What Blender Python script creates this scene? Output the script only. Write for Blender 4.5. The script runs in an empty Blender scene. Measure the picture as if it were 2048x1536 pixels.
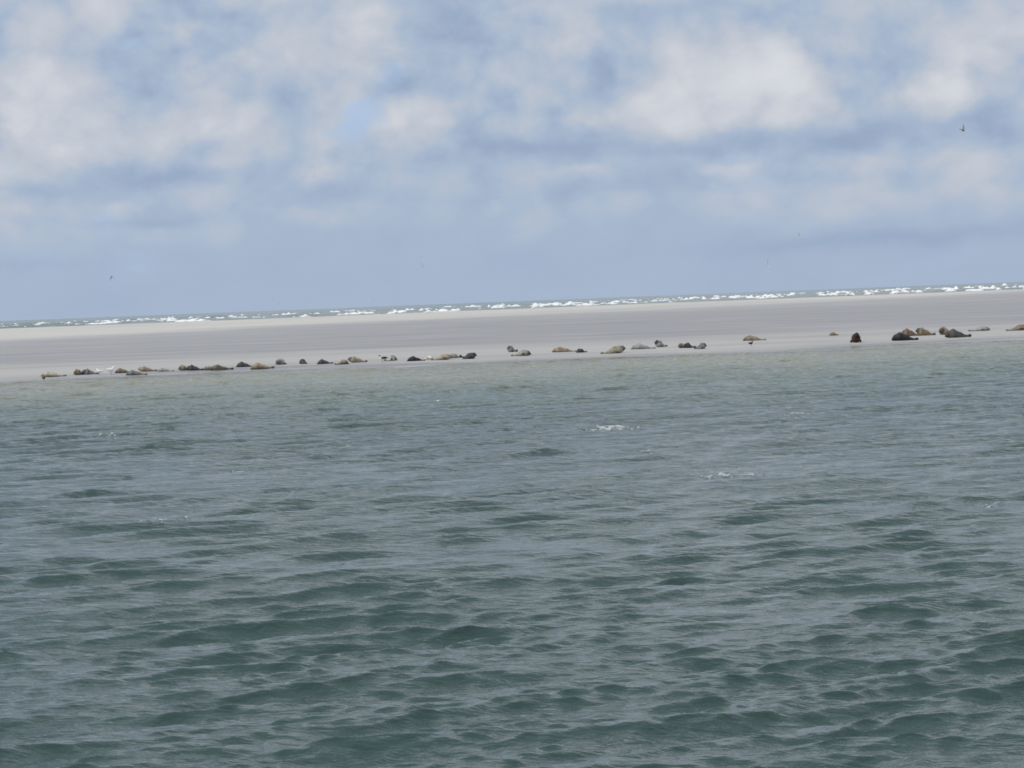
import bpy, math
import numpy as np
from mathutils import Matrix, Vector

# ------------------------------------------------------------------ camera
SC = bpy.context.scene
COL = SC.collection
F_PX, W_PX, H_PX = 5000.0, 2048.0, 1536.0        # focal length in pixels of the 2048 wide picture
EYE = 3.7                                         # eye height above the water, metres (deck of a small boat)
ROLL = math.atan(0.0385)
PITCH = math.atan(165.0 / F_PX)
cam_d = bpy.data.cameras.new('camera')
cam = bpy.data.objects.new('camera', cam_d); COL.objects.link(cam)
cam_d.sensor_width = 36.0
cam_d.lens = 36.0 * F_PX / W_PX
cam_d.clip_start = 0.1
cam_d.clip_end = 200000.0
fwd0 = Vector((0, math.cos(PITCH), -math.sin(PITCH)))
right0 = Vector((1, 0, 0))
up0 = right0.cross(fwd0)
rgt = right0 * math.cos(ROLL) - up0 * math.sin(ROLL)
upv = right0 * math.sin(ROLL) + up0 * math.cos(ROLL)
R3 = Matrix((rgt, upv, -fwd0)).transposed()
cam.matrix_world = Matrix.Translation((0, 0, EYE)) @ R3.to_4x4()
SC.camera = cam

# ------------------------------------------------------------------ light, sky, exposure
SUN_EL, SUN_AZ = math.radians(48), math.radians(246)     # azimuth from +Y clockwise: high on the left
sun_d = bpy.data.lights.new('sun', 'SUN')
sun_d.energy = 2.1
sun_d.angle = math.radians(0.5)
sun_d.color = (1.0, 0.95, 0.87)
sun = bpy.data.objects.new('sun', sun_d); COL.objects.link(sun)
sdir = Vector((math.sin(SUN_AZ) * math.cos(SUN_EL), math.cos(SUN_AZ) * math.cos(SUN_EL), math.sin(SUN_EL)))
sun.rotation_euler = sdir.to_track_quat('Z', 'Y').to_euler()
sun.location = (0, -20, 60)
SC.view_settings.view_transform = 'Standard'
SC.view_settings.look = 'None'
SC.view_settings.exposure = 0.0
SC.view_settings.gamma = 1.0
SC.cycles.filter_width = 1.7
SC.cycles.max_bounces = 6


class NT:
    """short-hand for building a node tree"""
    def __init__(s, tree):
        s.t = tree; s.n = tree.nodes; s.l = tree.links

    def put(s, sock, v):
        if v is None: return
        if isinstance(v, bpy.types.NodeSocket): s.l.new(v, sock)
        else: sock.default_value = v

    def math(s, op, a, b=None, c=None, clamp=False):
        n = s.n.new('ShaderNodeMath'); n.operation = op; n.use_clamp = clamp
        s.put(n.inputs[0], a); s.put(n.inputs[1], b); s.put(n.inputs[2], c)
        return n.outputs[0]

    def vmath(s, op, a, b=None):
        n = s.n.new('ShaderNodeVectorMath'); n.operation = op
        s.put(n.inputs[0], a); s.put(n.inputs[1], b)
        return n.outputs[0]

    def noise(s, vec, scale, detail=4.0, rough=0.5, dist=0.0, lac=2.0, color=False):
        n = s.n.new('ShaderNodeTexNoise'); n.noise_dimensions = '3D'
        s.put(n.inputs['Vector'], vec)
        n.inputs['Scale'].default_value = scale; n.inputs['Detail'].default_value = detail
        n.inputs['Roughness'].default_value = rough; n.inputs['Distortion'].default_value = dist
        n.inputs['Lacunarity'].default_value = lac
        return n.outputs['Color'] if color else n.outputs['Fac']

    def rng(s, v, a, b, c=0.0, d=1.0, smooth=True):
        n = s.n.new('ShaderNodeMapRange'); n.interpolation_type = 'SMOOTHSTEP' if smooth else 'LINEAR'
        s.put(n.inputs[0], v); s.put(n.inputs[1], a); s.put(n.inputs[2], b); s.put(n.inputs[3], c); s.put(n.inputs[4], d)
        return n.outputs[0]

    def mix(s, f, a, b):
        n = s.n.new('ShaderNodeMix'); n.data_type = 'RGBA'
        s.put(n.inputs['Factor'], f)
        ia = [i for i in n.inputs if i.name == 'A' and i.type == 'RGBA'][0]
        ib = [i for i in n.inputs if i.name == 'B' and i.type == 'RGBA'][0]
        s.put(ia, a if isinstance(a, bpy.types.NodeSocket) else (*a, 1)); s.put(ib, b if isinstance(b, bpy.types.NodeSocket) else (*b, 1))
        return [o for o in n.outputs if o.type == 'RGBA'][0]

    def ramp(s, v, stops):
        n = s.n.new('ShaderNodeValToRGB'); s.put(n.inputs[0], v)
        e = n.color_ramp.elements
        while len(e) < len(stops): e.new(0.5)
        for k, (p, c) in enumerate(stops):
            e[k].position = p; e[k].color = (*c, 1)
        return n.outputs[0]

    def combine(s, x, y, z):
        n = s.n.new('ShaderNodeCombineXYZ'); s.put(n.inputs[0], x); s.put(n.inputs[1], y); s.put(n.inputs[2], z)
        return n.outputs[0]

    def separate(s, v):
        n = s.n.new('ShaderNodeSeparateXYZ'); s.put(n.inputs[0], v)
        return n.outputs


# sky: a Nishita sky under broken cloud, all in terms of the direction looked at
world = bpy.data.worlds.new('World'); SC.world = world; world.use_nodes = True
w = NT(world.node_tree)
for n in list(w.n): w.n.remove(n)
out = w.n.new('ShaderNodeOutputWorld'); bg = w.n.new('ShaderNodeBackground')
w.l.new(bg.outputs[0], out.inputs[0])
bg.inputs[1].default_value = 0.1
sky = w.n.new('ShaderNodeTexSky'); sky.sky_type = 'NISHITA'; sky.sun_disc = False
sky.sun_elevation = SUN_EL; sky.sun_rotation = SUN_AZ
sky.air_density = 1.0; sky.dust_density = 0.6; sky.ozone_density = 1.5
tc = w.n.new('ShaderNodeTexCoord')
dx, dy, dz = w.separate(tc.outputs['Generated'])
U0 = w.math('MULTIPLY', w.math('ARCTAN2', dx, dy), 5.0)             # azimuth, 1 unit = 11.5 degrees
V0 = w.math('MULTIPLY', w.math('ARCSINE', dz), 5.0)                 # elevation, same unit
# cloud space: direction with the height stretched so that cloud layers thin out towards the horizon
hz = w.math('POWER', w.math('MAXIMUM', dz, 0.0001), 0.8)
P = w.combine(dx, dy, w.math('MULTIPLY', hz, 0.95))
warp = w.noise(P, 9.0, 3.0, 0.5, color=True)
wx, wy, wz = w.separate(warp)
warp2 = w.noise(P, 34.0, 4.0, 0.55, color=True)
w2x, w2y, w2z = w.separate(warp2)
U = w.math('ADD', w.math('ADD', U0, w.math('MULTIPLY_ADD', wx, 0.14, -0.07)), w.math('MULTIPLY_ADD', w2x, 0.14, -0.07))
V = w.math('ADD', w.math('ADD', V0, w.math('MULTIPLY_ADD', wz, 0.05, -0.025)), w.math('MULTIPLY_ADD', w2z, 0.07, -0.035))


def blob(u, v, ru, rv, amp):
    a = w.math('DIVIDE', w.math('SUBTRACT', U, u), ru)
    b = w.math('DIVIDE', w.math('SUBTRACT', V, v), rv)
    if amp > 0:                                            # heads: firm on top, melting away below
        b = w.math('MAXIMUM', w.math('MULTIPLY', b, 1.25), w.math('MULTIPLY', b, -0.75))
    q = w.math('ADD', w.math('MULTIPLY', a, a), w.math('MULTIPLY', b, b))
    if amp > 0: q = w.math('POWER', q, 1.5)
    return w.math('MULTIPLY', w.math('EXPONENT', w.math('MULTIPLY', q, -1.0)), amp)


def total(items):
    r = items[0]
    for i in items[1:]: r = w.math('ADD', r, i)
    return r


# bright heads (positive) and shaded bases (negative): azimuth, elevation, half sizes, amount
PUFFS = [
    (-0.958, 0.408, 0.050, 0.031, 0.30), (-0.938, 0.520, 0.088, 0.121, 0.16), (-0.611, 0.562, 0.061, 0.042, 0.22), (-0.764, 0.363, 0.121, 0.066, 0.14),
    (-0.543, 0.379, 0.099, 0.031, 0.18), (-0.438, 0.530, 0.088, 0.044, 0.10), (-0.153, 0.384, 0.121, 0.057, 0.30), (-0.196, 0.311, 0.121, 0.033, 0.10),
    (-0.256, 0.558, 0.083, 0.050, 0.20), (-0.310, 0.465, 0.066, 0.044, 0.10), (0.198, 0.531, 0.068, 0.053, 0.26), (0.065, 0.581, 0.066, 0.044, 0.18),
    (0.501, 0.464, 0.132, 0.066, 0.24), (0.591, 0.471, 0.099, 0.066, 0.22), (0.418, 0.397, 0.187, 0.061, 0.16), (0.177, 0.382, 0.077, 0.031, 0.22),
    (0.658, 0.388, 0.165, 0.055, 0.14), (0.929, 0.428, 0.066, 0.066, 0.22), (0.878, 0.380, 0.055, 0.055, 0.16), (0.157, 0.257, 0.055, 0.013, 0.24),
    (0.442, 0.251, 0.072, 0.017, 0.20), (-0.367, 0.272, 0.055, 0.019, 0.20), (0.693, 0.267, 0.066, 0.020, 0.16), (0.957, 0.236, 0.094, 0.046, 0.32),
    (0.999, 0.165, 0.066, 0.033, 0.16), (0.590, 0.186, 0.363, 0.035, 0.18), (0.049, 0.176, 0.046, 0.035, 0.20), (0.240, 0.199, 0.037, 0.029, 0.16),
    (-0.991, 0.201, 0.050, 0.044, 0.24), (-0.994, 0.252, 0.044, 0.013, 0.16), (-0.770, 0.221, 0.055, 0.017, 0.18), (-0.561, 0.180, 0.039, 0.031, 0.15),
    (-0.440, 0.195, 0.050, 0.015, 0.16), (-0.361, 0.177, 0.066, 0.022, 0.08), (-0.050, 0.197, 0.020, 0.011, 0.16), (-0.682, 0.164, 0.099, 0.022, 0.10),
    (-0.116, 0.568, 0.105, 0.053, -0.22), (0.364, 0.565, 0.176, 0.033, -0.26), (0.662, 0.503, 0.121, 0.031, -0.22), (0.804, 0.553, 0.165, 0.033, -0.14),
    (0.324, 0.299, 0.330, 0.024, -0.26), (0.745, 0.313, 0.308, 0.022, -0.26), (0.033, 0.284, 0.143, 0.037, -0.22), (-0.677, 0.279, 0.143, 0.022, -0.26),
    (-0.878, 0.257, 0.143, 0.020, -0.20), (-0.309, 0.235, 0.176, 0.020, -0.14), (0.332, 0.246, 0.066, 0.026, -0.16), (-0.056, 0.315, 0.099, 0.033, -0.16),
    (-0.681, 0.189, 0.154, 0.009, -0.10), (0.787, 0.098, 0.363, 0.022, -0.14), (-0.522, 0.409, 0.099, 0.033, -0.06), (-0.382, 0.403, 0.066, 0.066, -0.10),
    (-0.846, 0.576, 0.066, 0.066, -0.10), (-0.955, 0.100, 0.154, 0.015, -0.06), (0.279, 0.173, 0.066, 0.033, -0.10),
]
GAPS = [(-0.278, 0.389, 0.042, 0.042, 1.00), (-0.314, 0.350, 0.035, 0.025, 0.70), (-0.215, 0.457, 0.048, 0.030, 0.90), (-0.200, 0.596, 0.030, 0.025, 0.40), (-0.698, 0.535, 0.016, 0.014, 0.50)]
puff = total([blob(*b[:4], b[4] * (1.0 if b[4] < 0 else 0.88)) for b in PUFFS])
gap = total([blob(*b) for b in GAPS])
n1 = w.noise(P, 15.0, 7.0, 0.55, 0.25)
Pl = w.vmath('ADD', P, (-0.010, 0.0, 0.012))
n1b = w.noise(Pl, 15.0, 5.0, 0.50, 0.25)
n2 = w.noise(P, 46.0, 6.0, 0.58, 0.2)
vo = w.n.new('ShaderNodeTexVoronoi'); vo.feature = 'F1'
w.l.new(w.vmath('ADD', P, w.vmath('MULTIPLY', warp2, (0.02, 0.02, 0.02))), vo.inputs['Vector']); vo.inputs['Scale'].default_value = 30.0
vo.inputs['Detail'].default_value = 2.0; vo.inputs['Roughness'].default_value = 0.5
lump = w.math('MULTIPLY', w.math('SUBTRACT', 0.50, vo.outputs['Distance']), 0.46)    # cauliflower relief
emb = w.math('MULTIPLY', w.math('SUBTRACT', n1, n1b), 1.2)           # sides of the heads turned to the light
fine_amt = w.rng(V0, 0.06, 0.34, 0.12, 1.0)                          # low layers are smooth
body = w.math('ADD', w.math('MULTIPLY_ADD', n1, 0.44, -0.22), emb)
soft = w.rng(w.math('ADD', w.rng(V0, 0.06, 0.40, 0.45, 0.70), puff), 0.30, 0.85, 0.45, 1.1)   # shade is smooth, lit heads are lumpy
body = w.math('ADD', body, w.math('ADD', w.math('MULTIPLY_ADD', n2, 0.32, -0.16), lump))
lvl = w.math('ADD', w.rng(V0, 0.06, 0.40, 0.44, 0.77), w.rng(V0, 0.70, 1.5, 0.0, 0.45))  # second term brightens the unseen upper cloud for the water's reflections
B = w.math('ADD', w.math('ADD', lvl, puff), w.math('MULTIPLY', w.math('MULTIPLY', body, soft), fine_amt))
K = 10.0
cl = w.ramp(w.math('MULTIPLY', B, 0.8), [(0.0, (0.265, 0.335, 0.485)), (0.24, (0.328, 0.412, 0.568)), (0.384, (0.394, 0.486, 0.624)),
                (0.54, (0.495, 0.545, 0.630)), (0.78, (0.610, 0.638, 0.695)), (1.0, (0.680, 0.700, 0.745))])
lift = w.rng(V0, 0.75, 1.6, K, K * 1.5)                              # unseen cloud above the view brightened, to lift reflections and ambient light
cl = w.vmath('MULTIPLY', cl, w.combine(lift, lift, lift))
blue = w.vmath('MULTIPLY', sky.outputs[0], (1.0, 1.0, 1.0))
# cloud cover: nearly closed low down, broken overhead
cover_hi = w.rng(w.noise(P, 5.0, 6.0, 0.55, 0.2), 0.38, 0.56, 0.12, 0.95)
cover = w.mix(w.rng(V0, 0.7, 1.3), (1, 1, 1), cover_hi)
gapf = w.math('MULTIPLY', w.rng(w.math('ADD', gap, w.math('ADD', w.math('MULTIPLY_ADD', n1, 1.6, -0.8), w.math('MULTIPLY_ADD', n2, 1.8, -0.9))), 0.15, 1.25), 0.8)
cov1 = w.math('MULTIPLY', w.separate(cover)[0], w.math('SUBTRACT', 1.0, gapf))
GAPC = (0.405 * K, 0.545 * K, 0.755 * K)
blue = w.mix(w.rng(V0, 0.7, 1.3), GAPC, blue)
w.l.new(w.mix(cov1, blue, cl), bg.inputs[0])

# ------------------------------------------------------------------ helpers
rng = np.random.default_rng(11)


def mat(name):
    m = bpy.data.materials.new(name); m.use_nodes = True
    t = NT(m.node_tree)
    return m, t, t.n['Principled BSDF']


def tag(o, label=None, cat=None, group=None, kind=None):
    if label: o['label'] = label
    if cat: o['category'] = cat
    if group: o['group'] = group
    if kind: o['kind'] = kind
    return o


def grid_mesh(name, X, Y, Z, attrs=None):
    """regular grid of points (rows, columns) as one smooth mesh"""
    nr, nc = X.shape
    me = bpy.data.meshes.new(name)
    co = np.stack([X, Y, Z], -1).reshape(-1, 3).astype(np.float32)
    me.vertices.add(nr * nc); me.vertices.foreach_set('co', co.ravel())
    i = np.arange(nr * nc, dtype=np.int32).reshape(nr, nc)
    q = np.stack([i[:-1, :-1], i[:-1, 1:], i[1:, 1:], i[1:, :-1]], -1).reshape(-1, 4)
    nf = len(q)
    me.loops.add(nf * 4); me.loops.foreach_set('vertex_index', q.ravel())
    me.polygons.add(nf)
    me.polygons.foreach_set('loop_start', np.arange(0, nf * 4, 4, dtype=np.int32))
    me.polygons.foreach_set('loop_total', np.full(nf, 4, dtype=np.int32))
    me.polygons.foreach_set('use_smooth', np.ones(nf, dtype=bool))
    for k, a in (attrs or {}).items():
        at = me.attributes.new(k, 'FLOAT', 'POINT'); at.data.foreach_set('value', a.astype(np.float32).ravel())
    me.update(calc_edges=True)
    return me


def link(name, me, m):
    o = bpy.data.objects.new(name, me); COL.objects.link(o)
    if m: me.materials.append(m)
    return o


def vnoise(x, y, seed=0):
    """smooth value noise in -1..1"""
    xi = np.floor(x).astype(np.int64); yi = np.floor(y).astype(np.int64)
    fx = x - xi; fy = y - yi
    fx = fx * fx * (3 - 2 * fx); fy = fy * fy * (3 - 2 * fy)

    def h(a, b):
        n = (a * 374761393 + b * 668265263 + seed * 1274126177) & 0x7fffffff
        n = ((n ^ (n >> 13)) * 1274126177) & 0x7fffffff
        n = n ^ (n >> 16)
        return (n & 0xffff) / 32767.5 - 1.0
    a, b, c, d = h(xi, yi), h(xi + 1, yi), h(xi, yi + 1), h(xi + 1, yi + 1)
    return (a * (1 - fx) + b * fx) * (1 - fy) + (c * (1 - fx) + d * fx) * fy


def fbm(x, y, octv=4, seed=0):
    s = 0; a = 1.0; t = 0
    for k in range(octv):
        s = s + a * vnoise(x * 2 ** k, y * 2 ** k, seed + k); t += a; a *= 0.5
    return s / t


def smooth(a, b, x):
    t = np.clip((x - a) / (b - a), 0, 1)
    return t * t * (3 - 2 * t)


# ------------------------------------------------------------------ shape of the sandbank
SH_X = np.array([-400, -40, -31.5, -25, -17, -12, -5, 0, 8, 17, 22, 28, 34, 60, 400])
SH_D = np.array([123, 124, 123.5, 121.5, 118.5, 120.5, 122, 121.5, 119.5, 120, 117, 116, 116, 118, 118.])


def shore_y(x):
    x = np.asarray(x, float)
    d = np.interp(x - 2, SH_X, SH_D) * .34 + np.interp(x, SH_X, SH_D) * .33 + np.interp(x + 2, SH_X, SH_D) * .33
    return EYE * F_PX / d


def far_y(x):
    x = np.asarray(x, float)
    return 905 + 12 * np.sin(x / 95.0) + 6 * np.sin(x / 37.0 + 1)


def sand_z(x, y):
    x = np.asarray(x, float); y = np.asarray(y, float)
    s = y - shore_y(x)
    s = s + (2.6 * vnoise(x / 8.0, y / 40.0, 7) + 1.3 * vnoise(x / 2.7, y / 9.0, 8)) * (1 - smooth(3, 13, s)) * smooth(-14, -4, s)
    up = np.where(s < 0, s * 0.03, 0.35 * (1 - np.exp(-np.maximum(s, 0) / 16.0)))
    rise = 0.65 * smooth(25, 640, s)
    z = up + rise + 0.018 * vnoise(x / 5.0, y / 7.0, 3) * smooth(2, 14, s) + 0.05 * vnoise(x / 30, y / 40, 5) * smooth(15, 60, s)
    e = y - far_y(x)
    z = z - np.where(e > 0, e * 0.022, 0)
    return np.maximum(z, -1.6)


def ray_dir(px, py):
    d = R3 @ Vector(((px - W_PX / 2) / F_PX, (H_PX / 2 - py) / F_PX, -1.0))
    return d


def sand_point(px, py):
    d = ray_dir(px, py)
    t = 150.0
    for _ in range(60):
        x, y = d.x * t, d.y * t
        z = float(sand_z(x, y))
        t += 0.7 * ((EYE + d.z * t) - z) / max(-d.z, 1e-4)
    return d.x * t, d.y * t, float(sand_z(d.x * t, d.y * t))


# ------------------------------------------------------------------ the channel (near water)
def build_channel():
    # columns fan out, dense in the middle
    half = math.tan(math.radians(15.0))
    tcol = np.linspace(-half, half, 1300)
    edge = np.array([0.32, 0.40, 0.52, 0.7, 1.0, 1.5, 2.5])
    tcol = np.concatenate([-edge[::-1], tcol, edge])
    rows = [2.0]
    while rows[-1] < 175:
        d = rows[-1]
        rows.append(d + min(max(0.55 * d * d / (F_PX / 2 * EYE), 0.018), 0.17) if d > 15 else d + 0.25)
    r = np.array(rows)
    Y = np.repeat(r[:, None], len(tcol), 1).astype(np.float32)
    X = (r[:, None] * tcol[None, :]).astype(np.float32)
    far = Y - shore_y(X).astype(np.float32)                # negative on the water side
    # wind sea: many long-crested components
    N = 270
    lam = np.exp(rng.uniform(math.log(0.15), math.log(5.5), N))
    th0 = math.radians(-69)                                # travel direction
    spread = np.where(lam > 1.2, 0.19, np.where(lam > 0.5, 0.24, 0.42))
    th = th0 + rng.normal(0, 1, N) * spread
    k = 2 * math.pi / lam
    peak = 2.3
    amp = 0.0036 * lam * np.exp(-0.45 * (lam / peak) ** 4) * rng.uniform(0.4, 1.5, N) * np.where(lam > 1.6, 0.92, 0.50) + np.where(lam < 0.5, 0.0036, 0.0025) * lam * (lam < 1.2)
    ph = rng.uniform(0, 2 * math.pi, N)
    # gusts: patches of rougher and smoother water
    gust = 1.0 + 0.30 * vnoise(X / 6.5 + 0.2 * Y, Y / 9.0, 21) + 0.34 * vnoise(X / 2.2, Y / 4.0, 22)
    gust = np.clip(gust, 0.45, 1.45).astype(np.float32)
    calm_l = (0.12 + 0.88 * smooth(2, 60, -far)).astype(np.float32)
    calm_s = (1.25 - 0.25 * smooth(0, 30, -far)).astype(np.float32) * smooth(-3, 3, -far).astype(np.float32)
    Z = np.zeros_like(X); DX = np.zeros_like(X); DY = np.zeros_like(X)
    for i in range(N):
        kx, ky = k[i] * math.cos(th[i]), k[i] * math.sin(th[i])
        a = amp[i]; ch = 0.85
        p = (kx * X + ky * Y + np.float32(ph[i])).astype(np.float32)
        c = np.cos(p); s = np.sin(p)
        if lam[i] > 0.9: c = c + 0.30 * s * c                # crests lean forward
        fade = np.clip((lam[i] / np.minimum(0.000098 * Y * Y + 0.02, 0.19) - 1.5) / 2.0, 0.0 if lam[i] < .35 else 0.3, 1) if lam[i] < 0.8 else 1.0
        fade = fade * (calm_s if lam[i] < 1.1 else calm_l)
        Z += a * c * fade
        DX -= (a * ch * math.cos(th[i])) * s * fade
        DY -= (a * ch * math.sin(th[i])) * s * fade
    Z *= gust; DX *= gust; DY *= gust
    # whitecaps: small torn patches of foam at crests
    foam = np.zeros_like(X)
    for (px, py, wd, dp, st) in CAPS:
        d = ray_dir(px, py); t = -EYE / d.z
        cx, cy = d.x * t, d.y * t
        m = np.hypot((X - cx) / wd, (Y - cy) / dp)
        foam = np.maximum(foam, st * np.clip(1.15 - m, 0, 1))
    tear = fbm(X * 9.0, Y * 4.5, 3, 40)
    foam = np.clip(foam * 1.0 + 1.9 * tear - 0.50, 0, 1) * (foam > 0.02)
    Z += 0.03 * foam
    me = grid_mesh('channel_water', X + DX, Y + DY, Z, {'foam': foam, 'shore': -far})
    return me


CAPS = [(1215, 857, 0.85, 1.9, 1.35), (1465, 953, 0.60, 1.2, 1.25), (475, 944, 0.30, 0.6, 0.95), (325, 1044, 0.62, 0.8, 0.8),
        (875, 1480, 0.03, 0.12, 0.9), (1990, 1010, 0.40, 0.6, 0.7), (1590, 828, 0.5, 1.2, 0.8), (690, 890, 0.45, 0.9, 0.75),
        (235, 870, 0.9, 1.2, 0.75), (1300, 905, 0.4, 0.7, 0.5)]


# materials of the setting
m_water, t, b = mat('channel_water')
geo = t.n.new('ShaderNodeNewGeometry')
pos = geo.outputs['Position']
afoam = t.n.new('ShaderNodeAttribute'); afoam.attribute_name = 'foam'
ash = t.n.new('ShaderNodeAttribute'); ash.attribute_name = 'shore'
ps = t.vmath('MULTIPLY', pos, (0.10, 0.045, 0.1))
sn = t.math('MULTIPLY_ADD', t.noise(ps, 1.0, 5.0, 0.6), 40.0, -20.0)
sh = t.math('ADD', ash.outputs['Fac'], sn)
c_deep = (0.030, 0.063, 0.059); c_mid = (0.100, 0.145, 0.112); c_shal = (0.265, 0.268, 0.185)
colr = t.mix(t.rng(sh, 42.0, 82.0), c_mid, c_deep)
colr = t.mix(t.rng(sh, 14.0, 54.0), c_shal, colr)
edge = t.math('MULTIPLY', t.rng(ash.outputs['Fac'], 14.0, 3.0), t.rng(t.noise(t.vmath('MULTIPLY', pos, (0.06, 0.16, 0.1)), 1.0, 4.0, 0.6), 0.36, 0.58))
colr = t.mix(t.math('MULTIPLY', edge, 0.75), colr, (0.155, 0.145, 0.110))          # weed and mud along the edge
colr = t.mix(t.math('MULTIPLY', t.noise(t.vmath('MULTIPLY', pos, (0.5, 0.2, 0.5)), 1.0, 4.0, 0.6), 0.30), colr, (0.06, 0.095, 0.075))
colr = t.mix(t.rng(afoam.outputs['Fac'], 0.25, 1.0), colr, (0.42, 0.46, 0.46))
t.l.new(colr, b.inputs['Base Color'])
t.put(b.inputs['Roughness'], t.rng(afoam.outputs['Fac'], 0.2, 0.6, 0.06, 0.8))
b.inputs['IOR'].default_value = 1.33
rip = t.noise(t.vmath('MULTIPLY', pos, (0.40, 1.0, 1.0)), 8.0, 4.0, 0.6, 0.5)
rip2 = t.noise(t.vmath('MULTIPLY', pos, (0.35, 1.0, 1.0)), 3.0, 4.0, 0.6, 0.4)
bp = t.n.new('ShaderNodeBump'); bp.inputs['Strength'].default_value = 1.0; t.put(bp.inputs['Distance'], t.rng(sh, 15.0, 120.0, 0.17, 0.028))
t.l.new(t.math('ADD', rip, t.math('MULTIPLY', rip2, 1.6)), bp.inputs['Height'])
t.l.new(bp.outputs[0], b.inputs['Normal'])

m_sand, t, b = mat('sand')
geo = t.n.new('ShaderNodeNewGeometry'); pos = geo.outputs['Position']
asb = t.n.new('ShaderNodeAttribute'); asb.attribute_name = 'inland'
aeb = t.n.new('ShaderNodeAttribute'); aeb.attribute_name = 'to_far_edge'
nz = t.math('MULTIPLY_ADD', t.noise(t.vmath('MULTIPLY', pos, (0.035, 0.05, 0.1)), 1.0, 5.0, 0.55), 2.0, -1.0)
s = t.math('ADD', asb.outputs['Fac'], t.math('MULTIPLY', nz, 7.0))
wet = (0.165, 0.16, 0.157); pale = (0.395, 0.385, 0.36); grey_mid = (0.262, 0.264, 0.272); pale_far = (0.54, 0.525, 0.47)
sc_ = t.mix(t.rng(s, 0.5, 7.0), wet, (0.33, 0.325, 0.315))
sc_ = t.mix(t.rng(s, 4.0, 14.0), sc_, pale)
sc_ = t.mix(t.rng(t.math('ADD', asb.outputs['Fac'], t.math('MULTIPLY', nz, 22.0)), 22.0, 62.0), sc_, grey_mid)  # greyer tone across the middle of the bank
e2 = t.math('ADD', t.math('MULTIPLY_ADD', t.separate(pos)[0], 1.1, aeb.outputs['Fac']), t.math('MULTIPLY', t.math('MULTIPLY_ADD', t.noise(t.vmath('MULTIPLY', pos, (0.007, 0.004, 0.1)), 1.0, 4.0, 0.55), 2.0, -1.0), 260.0))
sc_ = t.mix(t.rng(e2, 640.0, 330.0), sc_, (0.34, 0.34, 0.345))
sc_ = t.mix(t.rng(e2, 420.0, 270.0), sc_, pale_far)  # paler tone towards the far edge
sc_ = t.mix(t.rng(aeb.outputs['Fac'], 25.0, 2.0), sc_, (0.30, 0.28, 0.24))
gr = t.noise(pos, 1.7, 6.0, 0.65)
sc_ = t.mix(t.rng(gr, 0.3, 0.75, 0.0, 0.22), sc_, (0.22, 0.215, 0.21))
st = t.noise(t.vmath('MULTIPLY', pos, (0.05, 0.28, 0.1)), 1.0, 4.0, 0.6)
sc_ = t.mix(t.rng(st, 0.42, 0.68, 0.0, 0.50), sc_, (0.42, 0.415, 0.40))
pt = t.noise(t.vmath('MULTIPLY', pos, (0.022, 0.075, 0.1)), 1.0, 6.0, 0.62)
sc_ = t.mix(t.rng(pt, 0.50, 0.66, 0.0, 0.40), sc_, (0.225, 0.222, 0.225))         # damp hollows
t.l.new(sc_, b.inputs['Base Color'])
t.put(b.inputs['Roughness'], t.rng(s, 0.0, 6.0, 0.32, 0.85))
b.inputs['Specular IOR Level'].default_value = 0.35
bp = t.n.new('ShaderNodeBump'); bp.inputs['Strength'].default_value = 0.35; bp.inputs['Distance'].default_value = 0.04
t.l.new(t.noise(t.vmath('MULTIPLY', pos, (1.0, 2.2, 1.0)), 2.4, 4.0, 0.6), bp.inputs['Height'])
t.l.new(bp.outputs[0], b.inputs['Normal'])

m_sea, t, b = mat('open_sea')
geo = t.n.new('ShaderNodeNewGeometry'); pos = geo.outputs['Position']
afoam = t.n.new('ShaderNodeAttribute'); afoam.attribute_name = 'foam'
c = t.mix(t.noise(t.vmath('MULTIPLY', pos, (0.05, 0.02, 0.1)), 1.0, 4.0, 0.6), (0.095, 0.150, 0.145), (0.175, 0.215, 0.195))
c = t.mix(t.rng(afoam.outputs['Fac'], 0.12, 0.85), c, (0.78, 0.79, 0.79))
t.l.new(c, b.inputs['Base Color'])
t.put(b.inputs['Roughness'], t.rng(afoam.outputs['Fac'], 0.1, 0.5, 0.25, 0.9))
b.inputs['IOR'].default_value = 1.33
bp = t.n.new('ShaderNodeBump'); bp.inputs['Strength'].default_value = 0.5; bp.inputs['Distance'].default_value = 0.5
t.l.new(t.noise(t.vmath('MULTIPLY', pos, (0.5, 0.5, 0.5)), 1.0, 4.0, 0.6), bp.inputs['Height'])
t.l.new(bp.outputs[0], b.inputs['Normal'])

tag(link('channel_water', build_channel(), m_water), kind='structure')


def build_sand():
    half = math.tan(math.radians(16))
    r = np.concatenate([np.arange(138, 215, 0.45), 215 * (980 / 215) ** np.linspace(0, 1, 330), [1000, 1060, 1200]])
    tc_ = np.concatenate([[-3.0, -1.6, -0.9, -0.55, -0.4], np.linspace(-half, half, 620), [0.4, 0.55, 0.9, 1.6, 3.0]])
    Y = np.repeat(r[:, None], len(tc_), 1)
    X = r[:, None] * tc_[None, :]
    return grid_mesh('sandbank', X, Y, sand_z(X, Y), {'inland': Y - shore_y(X), 'to_far_edge': far_y(X) - Y})


tag(link('sandbank', build_sand(), m_sand), kind='structure')


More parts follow.
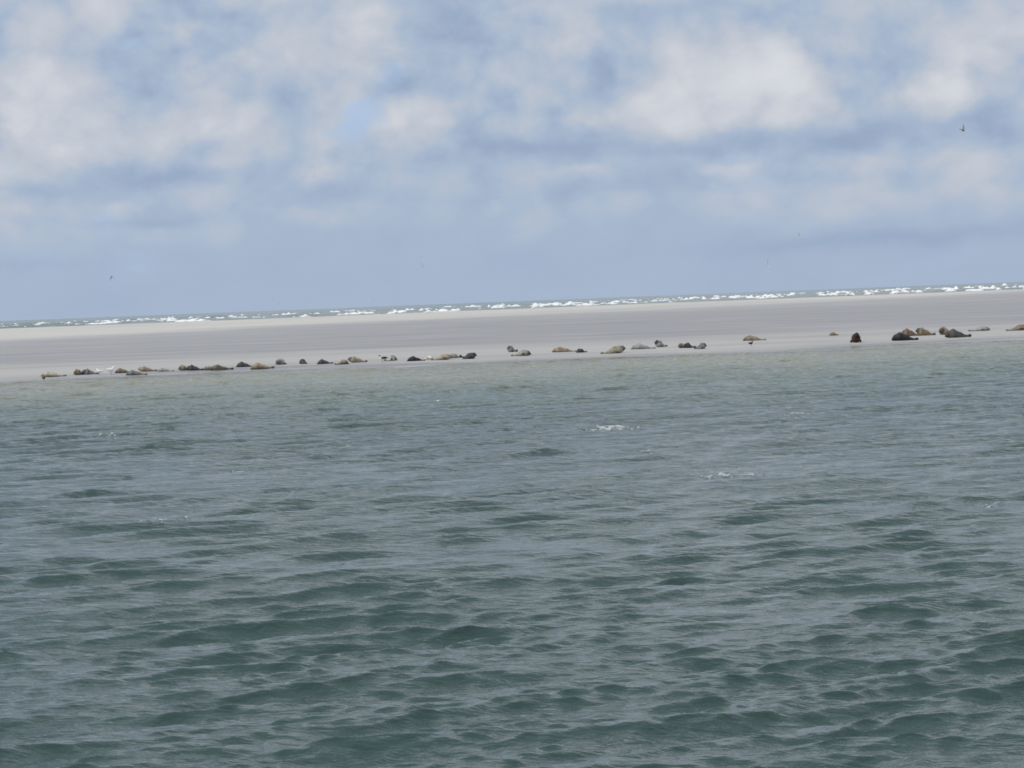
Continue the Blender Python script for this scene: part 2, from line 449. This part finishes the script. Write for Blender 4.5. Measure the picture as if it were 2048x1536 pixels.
def build_sea():
    half = math.tan(math.radians(14.5))
    r = np.concatenate([np.arange(900, 1500, 1.6), np.arange(1500, 2300, 3.0), 2300 * (90000 / 2300) ** np.linspace(0, 1, 150)])
    tc_ = np.concatenate([[-3, -1.5, -0.8, -0.5, -0.35], np.linspace(-half, half, 1500), [0.35, 0.5, 0.8, 1.5, 3]])
    Y = np.repeat(r[:, None], len(tc_), 1).astype(np.float32)
    X = (r[:, None] * tc_[None, :]).astype(np.float32)
    Z = np.zeros_like(X)
    near = (1 - smooth(2000, 4500, Y)).astype(np.float32)
    for i in range(40):
        lam = math.exp(rng.uniform(math.log(9), math.log(60)))
        th = math.radians(-95) + rng.normal(0, 0.4)
        Z += (0.0042 * lam) * np.cos(2 * math.pi / lam * (math.cos(th) * X + math.sin(th) * Y) + rng.uniform(0, 6.28))
    Z *= near
    foam = np.zeros_like(X)
    # breakers: lines of torn white water parallel to the bank
    lines = [1010, 1075, 1150, 1235, 1330, 1440, 1570, 1720, 1900, 2120]
    for li, yl in enumerate(lines):
        xw = yl * half
        x = -xw
        while x < xw:
            right = (x / xw + 1) / 2
            ln = rng.choice([3, 5, 8, 13, 22], p=[.12, .20, .28, .25, .15]) * rng.uniform(0.8, 1.25)
            gapx = rng.exponential(12 - 3 * right) + 1.2
            x += gapx
            cx, cy = x + ln / 2, yl + 9 * math.sin(x / 45 + li) + rng.normal(0, 7)
            hgt = rng.uniform(1.05, 2.0) * (0.85 + 0.38 * right)
            dep = rng.uniform(2.5, 5.5)
            j0 = np.searchsorted(r, cy - 14); j1 = np.searchsorted(r, cy + 14)
            sub = (slice(j0, j1), slice(None))
            t0 = np.searchsorted(tc_, (cx - ln) / cy); t1 = np.searchsorted(tc_, (cx + ln) / cy)
            sub = (slice(j0, j1), slice(max(t0 - 2, 0), t1 + 2))
            xs, ys = X[sub], Y[sub]
            ex = np.clip(1 - (np.abs(xs - cx) / (ln / 2)) ** 3, 0, 1)
            wob = 0.65 + 0.55 * fbm(xs * 0.55, ys * 0.18, 3, 60 + li)
            pr = np.exp(-((ys - cy) / dep) ** 2) * ex * wob
            Z[sub] = np.maximum(Z[sub], Z[sub] * 0.3 + hgt * 1.35 * pr)
            foam[sub] = np.maximum(foam[sub], np.clip(pr * 2.0 - 0.22 + 0.5 * fbm(xs * 1.1, ys * 0.4, 2, 90 + li) * ex, 0, 1))
            x += ln
    return grid_mesh('open_sea', X, Y, Z, {'foam': foam})


tag(link('open_sea', build_sea(), m_sea), kind='structure')

# ------------------------------------------------------------------ animals
def loft(rings):
    """rings: list of (n,3) arrays, closed with end caps; returns verts, faces"""
    n = len(rings[0]); V = [tuple(p) for rg in rings for p in rg]; Fc = []
    for i in range(len(rings) - 1):
        for j in range(n):
            a = i * n + j; b2 = i * n + (j + 1) % n
            Fc.append((a, b2, b2 + n, a + n))
    V.append(tuple(np.mean(rings[0], 0))); V.append(tuple(np.mean(rings[-1], 0)))
    c0, c1 = len(V) - 2, len(V) - 1
    for j in range(n):
        Fc.append((c0, (j + 1) % n, j)); k2 = (len(rings) - 1) * n
        Fc.append((c1, k2 + j, k2 + (j + 1) % n))
    return V, Fc


def mesh_from(name, parts, colours):
    V, Fc, Cc = [], [], []
    for (v, f), c in zip(parts, colours):
        o = len(V); V += v; Fc += [tuple(i + o for i in q) for q in f]
        c = np.asarray(c, float)
        Cc.append(np.repeat(c[None, :], len(v), 0) if c.ndim == 1 else c)
    me = bpy.data.meshes.new(name); me.from_pydata(V, [], Fc)
    me.polygons.foreach_set('use_smooth', np.ones(len(Fc), bool))
    cc = np.concatenate(Cc); cc = np.concatenate([cc, np.ones((len(cc), 1))], 1)
    at = me.color_attributes.new('coat', 'FLOAT_COLOR', 'POINT'); at.data.foreach_set('color', cc.astype(np.float32).ravel())
    me.update()
    return me


m_coat, t, b = mat('seal_coat')
at = t.n.new('ShaderNodeAttribute'); at.attribute_name = 'coat'
tco = t.n.new('ShaderNodeTexCoord')
oi = t.n.new('ShaderNodeObjectInfo')
off = t.vmath('ADD', tco.outputs['Object'], t.combine(t.math('MULTIPLY', oi.outputs['Random'], 40.0), 0.0, 0.0))
sp = t.noise(off, 8.0, 4.0, 0.6, 0.5)
sp2 = t.noise(off, 4.0, 3.0, 0.6, 0.3)
dk = t.vmath('MULTIPLY', at.outputs['Color'], (0.42, 0.40, 0.38))
lt = t.vmath('MULTIPLY', at.outputs['Color'], (1.35, 1.32, 1.25))
c = t.mix(t.rng(sp, 0.52, 0.62, 0.0, 0.85), at.outputs['Color'], dk)
c = t.mix(t.rng(sp2, 0.52, 0.68, 0.0, 0.55), c, lt)
t.l.new(c, b.inputs['Base Color']); b.inputs['Roughness'].default_value = 0.62
b.inputs['Specular IOR Level'].default_value = 0.3
m_plumage, t, b = mat('plumage')
at = t.n.new('ShaderNodeAttribute'); at.attribute_name = 'coat'
t.l.new(at.outputs['Color'], b.inputs['Base Color']); b.inputs['Roughness'].default_value = 0.8

ST = np.array([0, .05, .10, .18, .30, .42, .54, .63, .70, .76, .81, .86, .90, .935, .965, .985, 1.0])
SR = np.array([.040, .048, .060, .082, .120, .158, .186, .197, .197, .186, .166, .148, .136, .114, .088, .070, .038])


def seal_mesh(name, L, yaw, head, tail, roll, turn, fat, top, belly, face, bend=0.0, height=None):
    """L length; yaw heading; head/tail lift in degrees; roll onto the side; turn of the head; colours of back, belly, face"""
    n = 20
    ts = np.concatenate([np.linspace(0, .7, 24, endpoint=False), np.linspace(.7, 1, 22)])
    rr = np.interp(ts, ST, SR); rr = np.convolve(np.pad(rr, 1, 'edge'), [.25, .5, .25], 'valid')
    LB = L * 0.9
    rr = rr * (1 + 0.07 * np.sin(ts * 17 + yaw * 5) * smooth(.08, .3, ts) * (1 - smooth(.7, .8, ts)))
    rr = rr * 1.12 * fat * (L / 1.6) ** 0.5 * 1.25
    H = math.radians(head); Tl = math.radians(tail)
    pit = H * (smooth(.60, .80, ts) - 0.85 * smooth(.84, .93, ts)) - Tl * (1 - smooth(.04, .24, ts))
    yw = math.radians(turn) * smooth(.70, .90, ts) + math.radians(bend) * (ts - .5)
    d = np.stack([np.cos(pit) * np.cos(yw), np.cos(pit) * np.sin(yw), np.sin(pit)], -1)
    dt = np.gradient(ts)
    P_ = np.cumsum(d * dt[:, None] * LB, 0); P_ -= P_[len(ts) // 3]
    lift = np.where(ts > .5, smooth(.60, .85, ts) * min(1, abs(H) / 0.5), (1 - smooth(.05, .25, ts)) * min(1, abs(Tl) / .4))
    zc = rr * 0.80 * (1 - lift) + lift * np.maximum(rr * .8, rr.max() * 0.55)
    P_[:, 2] += zc
    rings, cols = [], []
    rl = math.radians(roll)
    ang = np.linspace(0, 2 * math.pi, n, endpoint=False)
    up_ref = np.array([0, 0, 1.0])
    frames = []
    for i, tt in enumerate(ts):
        f = d[i]; sd = np.cross(up_ref, f); sd /= np.linalg.norm(sd); u = np.cross(f, sd)
        frames.append((P_[i], f, sd, u))
        ca, sa = np.cos(ang), np.sin(ang)
        wdt = rr[i] * (1.10 if tt < .75 else 1.0) * np.ones(n)
        hh = rr[i] * np.where(sa < 0, 0.80, 0.98)
        if tt > .93: hh = hh * 0.86
        p = P_[i] + (wdt * ca)[:, None] * sd + (hh * sa)[:, None] * u
        rings.append(p)
        local = np.sin(ang + rl)                           # dorsal direction after rolling
        mixb = smooth(-0.15, 0.55, local)[:, None]
        c = np.asarray(belly) * (1 - mixb) + np.asarray(top) * mixb
        fc = float(smooth(.80, .88, tt))
        c = c * (1 - fc) + np.asarray(face) * fc
        if tt > .985: c = c * 0 + 0.015
        cols.append(c)
    # eyes
    ei = int(np.argmin(abs(ts - .935)))
    for q in (ei, ei + 1):
        for j in range(n):
            if abs(math.degrees(abs(math.atan2(math.sin(ang[j]), abs(math.cos(ang[j]))))) - 40) < 12 and math.sin(ang[j]) > 0:
                cols[q][j] = (0.01, 0.01, 0.01)
    parts = [loft(rings)]
    colours = [np.concatenate([np.concatenate(cols), cols[0][:1], cols[-1][:1]])]

    def flipper(base, direc, side, ln, w0, w1, th):
        direc = direc / np.linalg.norm(direc); side = side - direc * side.dot(direc); side /= np.linalg.norm(side)
        nn = np.cross(direc, side); rg = []
        for q in np.linspace(0, 1, 8):
            wq = np.interp(q, [0, .25, .7, 1], [w0, (w0 + w1) * .5, w1, w1 * .55]); tq = th * (1 - .7 * q)
            a = np.linspace(0, 2 * math.pi, 8, endpoint=False)
            rg.append(base + direc * ln * q + (np.cos(a) * wq)[:, None] * side + (np.sin(a) * tq)[:, None] * nn)
        return loft(rg)
    dark = np.asarray(top) * 0.62
    # hind flippers, a splayed pair
    p0, f0, s0, u0 = frames[1]
    for sg in (-1, 1):
        parts.append(flipper(p0 + s0 * sg * .03, -f0 + s0 * sg * .28, s0 * .3 + u0, .24 * L / 1.6, .045, .095, .028)); colours.append(dark)
    # fore flippers
    k3 = int(np.argmin(abs(ts - .655))); p3, f3, s3, u3 = frames[k3]; r3 = rr[k3]
    for sg in (-1, 1):
        a = -0.5 + 0.0
        wv = math.cos(a) * sg; hv = math.sin(a)
        cr, sr_ = math.cos(rl), math.sin(rl)
        wv, hv = wv * cr + hv * sr_, -wv * sr_ + hv * cr
        base = p3 + s3 * wv * r3 * 1.02 + u3 * hv * r3 * .8
        dr = -f3 * .8 + s3 * wv * .55 + u3 * min(hv, .25) * .35
        parts.append(flipper(base, dr, f3 * .5 + u3 * .6, .25 * L / 1.6, .06, .075, .022)); colours.append(dark)
    # the two whisker pads of the muzzle
    kq = int(np.argmin(abs(ts - .975))); pq, fq, sq, uq = frames[kq]
    for sg in (-1, 1):
        rg = []
        for q in np.linspace(-1, 1, 7):
            r_ = .042 * math.sqrt(max(1 - q * q, .02)); a = np.linspace(0, 2 * math.pi, 8, endpoint=False)
            rg.append(pq + sq * sg * .034 - uq * .018 + fq * (.018 + q * .042) + (np.cos(a) * r_)[:, None] * sq + (np.sin(a) * r_)[:, None] * uq)
        parts.append(loft(rg)); colours.append(np.asarray(face) * 1.15)
    V = np.concatenate([np.array(v) for v, _ in parts])
    cy_, sy_ = math.cos(yaw), math.sin(yaw)
    Rz = np.array([[cy_, -sy_, 0], [sy_, cy_, 0], [0, 0, 1]])
    V = V @ Rz.T
    zmin = np.sort(V[:, 2])[int(len(V) * .02)]
    V[:, 2] -= zmin
    if height:
        sz = np.clip(height / V[:, 2].max(), .62, 1.30); V[:, 2] *= sz
    V[:, 2] -= 0.03
    mx, mn = V.max(0), V.min(0)
    V[:, 0] -= (mx[0] + mn[0]) / 2; V[:, 1] -= (mx[1] + mn[1]) / 2
    o = 0; np_ = []
    for v, f in parts:
        np_.append(([tuple(p) for p in V[o:o + len(v)]], f)); o += len(v)
    return mesh_from(name, np_, colours), (mx[0] - mn[0])


TAN = ((.29, .24, .17), (.38, .32, .235), (.27, .20, .13))
CREAM = ((.40, .355, .265), (.49, .44, .345), (.26, .21, .15))
BROWN = ((.18, .14, .10), (.28, .225, .165), (.12, .09, .065))
OLIVE = ((.27, .245, .165), (.35, .32, .23), (.13, .12, .10))
GREY = ((.15, .15, .15), (.27, .265, .25), (.10, .10, .10))
LGREY = ((.27, .265, .26), (.36, .35, .33), (.15, .15, .15))
DARK = ((.050, .050, .054), (.085, .082, .082), (.035, .035, .037))
BLACK = ((.022, .022, .026), (.035, .034, .036), (.018, .018, .02))
RED = ((.030, .017, .015), (.06, .030, .022), (.022, .015, .014))
WHITE = ((.66, .63, .55), (.72, .69, .62), (.45, .42, .36))
MOTTLE = ((.075, .072, .070), (.15, .135, .115), (.05, .048, .046))

# left, right, foot and top in the picture; way the head points (L, R, F towards us, B away), coat, head lift, tail lift, roll, head turn
SEALS = [
    (80, 133, 754, 742, 'L', CREAM, 6, 4, 55, 0, 'pale cream seal on its side, leftmost of all the seals'),
    (148, 167, 750, 737, 'f', BROWN, 10, 0, 20, 0, 'hunched dark brown seal just left of a dark grey seal with raised head'),
    (163, 197, 749, 736, 'L', GREY, 26, 6, 0, 40, 'dark grey seal with raised head, just left of the two white gulls'),
    (228, 264, 746, 735, 'L', BROWN, 0, 0, 45, 0, 'brown seal lying right beside the white gull, behind the low dark grey seal'),
    (250, 294, 750, 739, 'L', GREY, -2, 0, 0, 0, 'low dark grey seal lying in front of a tan seal with lifted grey head'),
    (275, 314, 743, 731, 'L', TAN, 24, 3, 35, 0, 'tan seal with grey lifted head, behind the low dark grey seal'),
    (313, 348, 743, 735, 'L', LGREY, 0, 2, 0, 0, 'flat light grey seal with thin tail, right of the tan seal with lifted grey head'),
    (356, 378, 741, 728, 'f', OLIVE, 16, 0, 20, -20, 'pale olive seal turned towards the water with a dark face, beside a dark grey seal'),
    (371, 407, 741, 728, 'L', DARK, 18, 3, 0, 10, 'dark grey seal with head up, right behind the pale olive seal facing the water'),
    (407, 432, 740, 731, 'l', OLIVE, 0, 0, 40, 0, 'small olive seal lying low between the dark grey seal and the dark backed tan seal'),
    (418, 467, 740, 728, 'L', ((.13, .115, .09), (.42, .37, .23), (.12, .11, .09)), 4, 6, 30, 0, 'two-tone seal with dark back and yellowish belly, right of a small low olive seal'),
    (471, 508, 734, 722, 'L', DARK, 0, 0, 0, 0, 'dark charcoal seal lying against the left end of a tan brown seal'),
    (500, 549, 738, 724, 'L', TAN, 0, 8, 30, 0, 'tan brown seal with dark tail, lying right of the charcoal seal'),
    (553, 571, 729, 716, 'F', LGREY, 22, 0, 0, 0, 'round grey seal facing the water head-on, left of a smaller dark one'),
    (598, 615, 728, 717, 'b', DARK, 10, 0, 0, 0, 'small dark triangular seal sitting alone between two gaps'),
    (633, 666, 728, 717, 'L', DARK, 0, 4, 0, 0, 'black-grey seal with humped back, left of a reddish tan seal'),
    (668, 698, 729, 718, 'R', ((.30, .24, .175), (.19, .135, .10), (.16, .11, .08)), 0, 0, -20, 0, 'reddish tan seal with darker underside, tucked between the humped dark seal and a yellow-grey seal'),
    (695, 735, 725, 711, 'L', OLIVE, 30, 4, 25, 20, 'yellow-grey seal with round dark head lifted, right of the reddish tan seal'),
    (768, 795, 722, 710, 'R', ((.12, .12, .115), (.52, .50, .46), (.10, .10, .095)), 8, 0, 25, 0, 'grey seal with pale belly beside the black and white gull'),
    (813, 851, 722, 711, 'L', BLACK, -2, 0, 0, 0, 'long black seal lying left of the small whitish seal'),
    (846, 866, 719, 711, 'r', WHITE, 0, 0, 30, 0, 'small whitish seal lying between the long black seal and a tan seal'),
    (861, 905, 720, 707, 'R', TAN, 20, 0, 25, 0, 'tan seal with head lifted to the right, beside the small whitish seal'),
    (897, 925, 716, 706, 'l', LGREY, 0, 0, 10, 0, 'faint pale grey seal behind the tan seal and the dark banana shaped seal'),
    (918, 954, 718, 704, 'R', DARK, 36, 26, 0, 0, 'dark seal bent like a banana with head and tail both up'),
    (1014, 1036, 704, 690, 'l', GREY, 58, 6, 0, -10, 'grey seal stretching its thin neck straight up, behind a grey seal with dark head'),
    (1022, 1063, 712, 699, 'R', ((.22, .22, .215), (.33, .31, .26), (.06, .06, .06)), 10, 0, 20, 0, 'grey seal with dark head on its right end, in front of the long necked one'),
    (1104, 1155, 704, 692, 'L', ((.26, .21, .14), (.40, .34, .25), (.20, .15, .10)), 5, 0, 15, 0, 'olive brown seal with tapering tail, touching a small dark seal at its tail'),
    (1152, 1175, 705, 696, 'l', DARK, 0, 0, 0, 0, 'small dark seal at the tail end of the olive brown seal'),
    (1201, 1252, 707, 690, 'R', OLIVE, 30, 0, 0, 0, 'olive seal craning its head up to the right, alone at the water edge'),
    (1262, 1312, 698, 685, 'L', ((.31, .305, .30), (.38, .37, .35), (.20, .20, .20)), -2, 0, 0, 0, 'big light grey humped seal left of the seal with upright black head'),
    (1309, 1336, 694, 679, 'l', ((.24, .24, .235), (.36, .35, .33), (.03, .03, .032)), 52, 0, 0, -20, 'grey seal with upright black head, right of the light grey humped seal'),
    (1357, 1374, 696, 685, 'f', BROWN, 18, 0, 0, 0, 'small brown seal with face towards the water, first of a huddle of three'),
    (1368, 1390, 696, 684, 'l', DARK, 24, 0, 0, 0, 'dark seal in the middle of a huddle of three'),
    (1389, 1414, 698, 684, 'R', GREY, 40, 14, 0, 0, 'grey seal with head and tail raised at the right of a huddle of three'),
    (1486, 1533, 681, 669, 'L', ((.24, .195, .13), (.34, .29, .20), (.13, .11, .08)), 2, 0, 10, 0, 'brown seal lying alone up the sand with pointed tail, above a small dark bird'),
    (1660, 1677, 671, 663, 'l', TAN, 0, 0, 30, 0, 'tiny pale tan seal far up the sand, left of the upright black-brown seal'),
    (1701, 1723, 685, 664, 'F', RED, 56, 0, 0, 25, 'upright black-brown seal with chest raised, alone facing the water'),
    (1784, 1838, 681, 663, 'L', BLACK, 6, 4, 0, 0, 'big black seal with thick head and pointed tail, in front of two brown seals'),
    (1803, 1840, 672, 655, 'L', ((.16, .105, .075), (.28, .20, .14), (.12, .085, .06)), 14, 0, 10, 0, 'reddish brown seal behind the big black seal'),
    (1832, 1872, 671, 653, 'L', ((.20, .16, .10), (.28, .21, .13), (.09, .08, .06)), 34, 4, 15, 0, 'golden brown seal with raised head and dark tail, right behind the big black seal'),
    (1877, 1908, 669, 652, 'f', ((.24, .19, .125), (.36, .29, .20), (.10, .07, .055)), 22, 0, 0, 0, 'tan brown seal peeping over the left end of the mottled dark seal'),
    (1890, 1944, 675, 656, 'L', MOTTLE, 8, 6, 10, 0, 'big mottled dark grey seal lying in front of a tan brown one'),
    (1937, 1982, 662, 652, 'R', LGREY, 8, 6, 25, 0, 'slim light grey seal further up the sand, right of the big mottled seal'),
    (2013, 2062, 661, 648, 'R', BROWN, 0, 0, 15, 0, 'warm brown seal cut by the right edge of the picture'),
]
YAW = {'L': 180, 'R': 0, 'F': 265, 'f': 228, 'b': 125, 'l': 214, 'r': 325}
for i, (x0, x1, yb, yt, way, coat, hd, tl, ro, tu, lab) in enumerate(SEALS):
    gx, gy, gz = sand_point((x0 + x1) / 2, yb)
    s_ = gy / F_PX
    wd, ht = (x1 - x0) * s_, (yb - yt) * s_
    yaw = math.radians(YAW[way] + rng.uniform(-9, 9))
    if way == 'F': L = 1.5
    else:
        L = 1.45
        for _ in range(4):
            me, got = seal_mesh('seal', L, yaw, hd, tl, ro, tu, 1.0, *coat, height=ht)
            L = float(np.clip(L * wd / got, .8, 2.0))
            bpy.data.meshes.remove(me)
    me, got = seal_mesh('seal', L, yaw, hd, tl, ro, tu, 1.0, *coat, bend=rng.uniform(-14, 14), height=ht)
    o = link('seal', me, m_coat)
    back = (me.vertices[0].co.y * 0)
    o.location = (gx, gy + 0.2, float(sand_z(gx, gy + 0.2)))
    tag(o, lab, 'seal', 'seals hauled out along the edge of the sandbank')


def blob_part(c, r, col, n=12, m=9):
    """an ellipsoid; c centre, r radii"""
    rg = []
    for q in np.linspace(-0.98, 0.98, m):
        a = np.linspace(0, 2 * math.pi, n, endpoint=False); k_ = math.sqrt(1 - q * q)
        rg.append(np.stack([np.full(n, c[0] + r[0] * q), c[1] + r[1] * k_ * np.cos(a), c[2] + r[2] * k_ * np.sin(a)], -1))
    return loft(rg)


def tube_part(a, b_, r0, r1, n=8):
    a = np.array(a, float); b_ = np.array(b_, float); d = (b_ - a) / np.linalg.norm(b_ - a)
    s1 = np.cross(d, [0.3, 0.2, 1]); s1 /= np.linalg.norm(s1); s2 = np.cross(d, s1)
    an = np.linspace(0, 2 * math.pi, n, endpoint=False)
    return loft([p + r * (np.cos(an)[:, None] * s1 + np.sin(an)[:, None] * s2) for p, r in ((a, r0), (b_, r1))])


def rotz(parts, yaw, s=1.0):
    c, n = math.cos(yaw), math.sin(yaw); o = []
    for v, f in parts:
        o.append(([(s * (p[0] * c - p[1] * n), s * (p[0] * n + p[1] * c), s * p[2]) for p in v], f))
    return o


def standing_bird(px, py, size, yaw, white, wing, bill, leg, label, cat, head=None):
    parts = [blob_part((0, 0, .30), (.24, .11, .115), 0), blob_part((.17, 0, .40), (.09, .06, .10), 0),
             blob_part((.22, 0, .475), (.075, .055, .058), 0), tube_part((.28, 0, .47), (.36, 0, .45), .02, .008),
             blob_part((-.07, .085, .33), (.24, .035, .085), 0), blob_part((-.07, -.085, .33), (.24, .035, .085), 0),
             blob_part((-.27, 0, .30), (.11, .045, .02), 0),
             tube_part((.02, .045, .22), (.03, .045, 0), .013, .010), tube_part((.02, -.045, .22), (.03, -.045, 0), .013, .010),
             blob_part((.055, .045, .008), (.045, .03, .008), 0, 8, 5), blob_part((.055, -.045, .008), (.045, .03, .008), 0, 8, 5)]
    hd = white if head is None else head
    colours = [white, white, hd, bill, wing, wing, wing, leg, leg, leg, leg]
    me = mesh_from('standing_bird', rotz(parts, yaw, size), colours)
    x, y, z = sand_point(px, py)
    o = link('standing_gull' if cat == 'gull' else 'shore_bird', me, m_plumage); o.location = (x, y, max(z, -0.02) - 0.004)
    tag(o, label, cat)


Wc = (.80, .80, .79); DKc = (.03, .03, .032)
G = 'gulls standing among the seals'
standing_bird(199, 750, .78, math.radians(150), Wc, (.62, .63, .65), (.7, .45, .06), (.5, .3, .2), 'white gull standing with pale grey wings, left one of the two white gulls', 'gull')
standing_bird(222, 749, .98, math.radians(-25), Wc, (.66, .66, .67), (.7, .45, .06), (.5, .3, .2), 'larger white gull standing at the left end of the brown seal', 'gull')
standing_bird(766, 725, .92, math.radians(200), Wc, DKc, (.7, .45, .06), (.5, .3, .2), 'black backed white gull standing left of the pale bellied grey seal', 'gull', head=(.05, .05, .05))
standing_bird(88, 762, .62, math.radians(80), (.06, .058, .056), (.05, .05, .05), (.05, .04, .03), (.05, .04, .03), 'small dark bird standing in the shallows below the leftmost seal', 'bird')
standing_bird(1502, 692, .62, math.radians(35), (.05, .05, .05), (.04, .04, .045), (.05, .04, .03), (.05, .04, .03), 'small dark bird standing on wet sand below a lone brown seal', 'bird')


def flying_bird(px, py, dist, span, yaw, bank, lift, body, wing, tip, label, broad=1.0):
    """wings as thin curved lofts either side of a spindle body"""
    parts = [blob_part((0, 0, 0), (.20, .05, .05), 0), blob_part((.19, 0, .015), (.06, .036, .036), 0),
             tube_part((.24, 0, .012), (.30, 0, 0), .014, .005), blob_part((-.23, 0, 0), (.09, .045, .010), 0)]
    colours = [body, body, (.5, .35, .06), body]
    for sg in (-1, 1):
        rg, cl_ = [], []
        for q in np.linspace(0, 1, 12):
            y = .5 * q; zz = lift * (q - .25 * q * q) * .5
            sw = .05 * math.sin(q * 2.2) - .16 * max(0, q - .45)
            ch = np.interp(q, [0, .4, .8, 1], [.085, .085, .05, .012]) * broad; th = .012 * broad * (1 - .7 * q)
            a = np.linspace(0, 2 * math.pi, 8, endpoint=False)
            rg.append(np.stack([sw + ch * np.cos(a), np.full(8, sg * y), zz + th * np.sin(a) + .02], -1))
            cl_ += [tip if q > .8 else wing] * 8
        parts.append(loft(rg)); colours.append(np.array(cl_ + [wing, tip], float))
    v_all = []
    for v, f in parts:
        v = np.array(v) * span; cb, sb = math.cos(bank), math.sin(bank)
        v = np.stack([v[:, 0], v[:, 1] * cb - v[:, 2] * sb, v[:, 1] * sb + v[:, 2] * cb], -1)
        v_all.append(([tuple(p) for p in v], f))
    me = mesh_from('flying_bird', rotz(v_all, yaw), colours)
    d = ray_dir(px, py); d = d / d.y
    o = link('flying_bird', me, m_plumage); o.location = (d.x * dist, dist, EYE + d.z * dist)
    tag(o, label, 'bird', 'birds flying over the sandbank')


rd = math.radians
Bg = (.55, .56, .58)
flying_bird(1927, 262, 175, .58, rd(-55), rd(34), 1.7, (.25, .22, .18), (.24, .21, .17), (.16, .15, .14), 'dark brown bird banking high at the right against the clouds', broad=1.7)
flying_bird(1534, 528, 150, .66, rd(60), rd(78), .5, Wc, Wc, Bg, 'white gull flying with wings upright, low over the right half of the bank')
flying_bird(1600, 477, 190, .70, rd(150), rd(25), .9, (.55, .55, .56), (.70, .70, .71), (.16, .16, .17), 'pale grey gull gliding at the right, above the white gull with upright wings')
flying_bird(558, 613, 170, .60, rd(60), rd(80), .4, Wc, Wc, Bg, 'white gull flying just above the surf, left of the middle')
flying_bird(738, 603, 230, .50, rd(100), rd(70), .5, Wc, Wc, Bg, 'small pale gull just above the horizon, right of the surf-skimming white one')
flying_bird(223, 553, 210, .62, rd(60), rd(-15), -1.2, (.30, .30, .34), (.29, .29, .33), (.22, .22, .25), 'grey bird with drooping wings at the far left, above the surf')
flying_bird(845, 533, 230, .55, rd(110), rd(20), 1.6, (.30, .31, .35), (.30, .31, .35), (.22, .22, .25), 'small grey bird with wings raised in a V, above the middle of the surf')
flying_bird(629, 352, 180, .40, rd(85), rd(78), .4, Wc, Wc, Bg, 'tiny white gull high in front of the clouds, left of the middle')
flying_bird(1772, 487, 260, .45, rd(75), rd(25), 1.2, (.2, .2, .23), (.2, .2, .23), (.12, .12, .14), 'tiny far grey bird at the right, beside the pale gliding gull')
